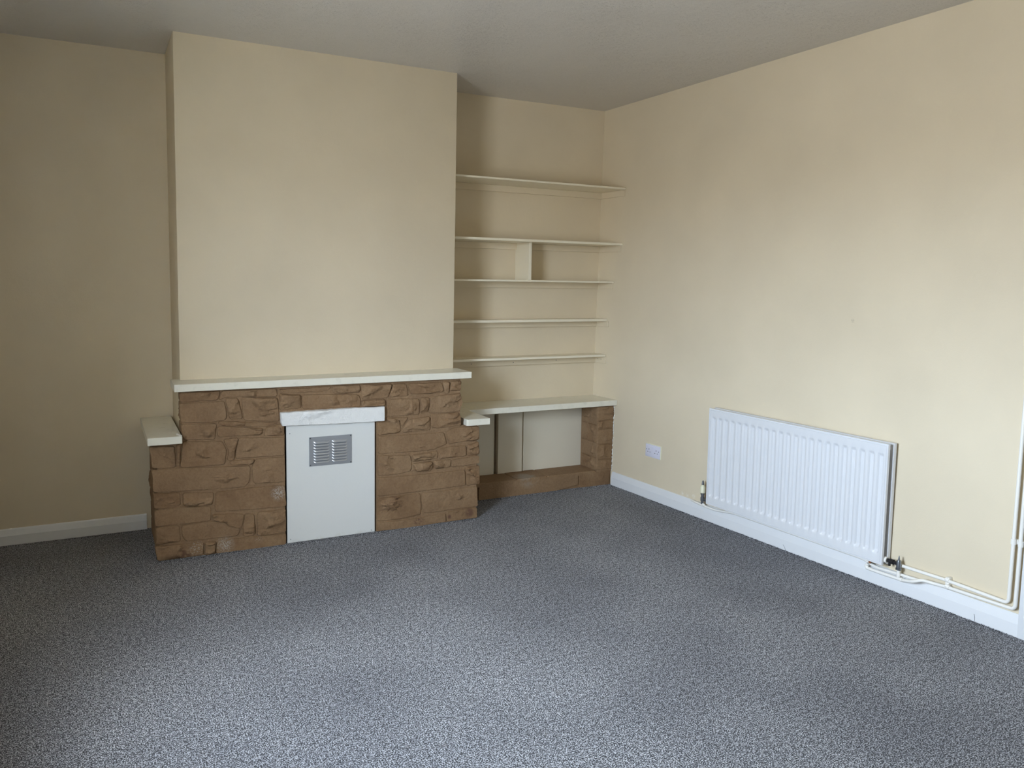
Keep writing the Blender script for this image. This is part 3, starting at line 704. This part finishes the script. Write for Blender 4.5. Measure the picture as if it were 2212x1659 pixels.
# ------------------------------------------------------------------ socket
sk = empty('double_socket', (wx(-.7, .33), -.6945, .285), 'white double electrical socket plate on the right wall', 'socket')
sy0, sy1, sz0, sz1 = -.621, -.766, .2855, .3705
sx = lambda y, z: wx(y, z)
def splate(bm, ya, yb_, za, zb, d0, d1, bev=0):
    hexa(bm, [(sx(ya, za)-d1, ya, za), (sx(yb_, za)-d1, yb_, za), (sx(yb_, za)-d0, yb_, za), (sx(ya, za)-d0, ya, za)],
         [(sx(ya, zb)-d1, ya, zb), (sx(yb_, zb)-d1, yb_, zb), (sx(yb_, zb)-d0, yb_, zb), (sx(ya, zb)-d0, ya, zb)], bev, 2)
bm = bmesh.new(); splate(bm, sy0+.002, sy1-.005, sz0-.002, sz1+.004, -.002, .0025, .001); mesh_obj('paint_edge', bm, cap_m.m, sk)['label'] = 'yellowish cream paint rim round the plate'
bm = bmesh.new(); splate(bm, sy0, sy1, sz0, sz1, .002, .009, .0015); mesh_obj('face_plate', bm, sock_m.m, sk, 40)
for yc_ in (-.657, -.730):
    for dy, dz, hw, hh in ((0, .006, .0022, .0042), (-.0115, -.012, .0032, .002), (.0115, -.012, .0032, .002)):
        bm = bmesh.new(); splate(bm, yc_+dy+hw, yc_+dy-hw, .331+dz-hh, .331+dz+hh, .008, .0094); mesh_obj('pin_slot', bm, dark_m.m, sk)
for yc_ in (-.683, -.704):
    bm = bmesh.new(); splate(bm, yc_+.007, yc_-.007, .340, .360, .008, .0118, .001); mesh_obj('rocker_switch', bm, sock_m.m, sk)
for yc_ in (sy0-.012, sy1+.012):
    bm = bmesh.new(); q = (sx(yc_, .332)-.0088, yc_, .3345); tube(bm, [q, (q[0]-.0008, q[1], q[2])], .0035, 10); mesh_obj('screw', bm, steel_m.m, sk)

# ------------------------------------------------------------------ carpet fringe and stray fibres
bm = bmesh.new(); rnd = random.Random(5)
def tuft(x, y, h, r):
    a = rnd.uniform(0, 6.28); top_ = bm.verts.new((x+rnd.uniform(-.004, .004), y+rnd.uniform(-.004, .004), h))
    b = [bm.verts.new((x+r*math.cos(a+k*2.09), y+r*math.sin(a+k*2.09), -.001)) for k in range(3)]
    for k in range(3): bm.faces.new((b[k], b[(k+1) % 3], top_))
def fringe(ax, ay, bx, by, nx, ny, n):
    for k in range(n):
        t = rnd.random(); o_ = rnd.random()**1.5*.02
        tuft(ax+(bx-ax)*t+nx*o_, ay+(by-ay)*t+ny*o_, rnd.uniform(.002, .0055), rnd.uniform(.0015, .003))
fringe(-3.8, -.012, -3.08, -.012, 0, -1, 700)
fringe(wx(-.27, 0)-.018, -.27, wx(-3.04, 0)-.018, -3.04, -1, 0, 2600)
fringe(-3.06, -.606, -1.27, -.606, 0, -1, 2000)
fringe(-1.25, -.256, -.05, -.256, 0, -1, 1200)
o_ = mesh_obj('carpet_pile', bm, cp.m, floor); o_['kind'] = 'stuff'
fib_m = M('dark_fibre', (.03, .03, .035, 1), .8)
for lab, px in (('longer dark carpet fibre stuck to the skirting under the radiator', ((1691.4, 1176.5), (1695, 1183), (1697.7, 1191))),
                ('short dark carpet fibre stuck to the skirting near the door frame', ((2104, 1326), (2105.5, 1333), (2105, 1341)))):
    bm = bmesh.new(); tube(bm, [pp(u, v, .0175) for u, v in px], .0006, 5)
    tag(mesh_obj('carpet_fibre', bm, fib_m.m), lab, 'fibre', 'loose fibres on the skirting')
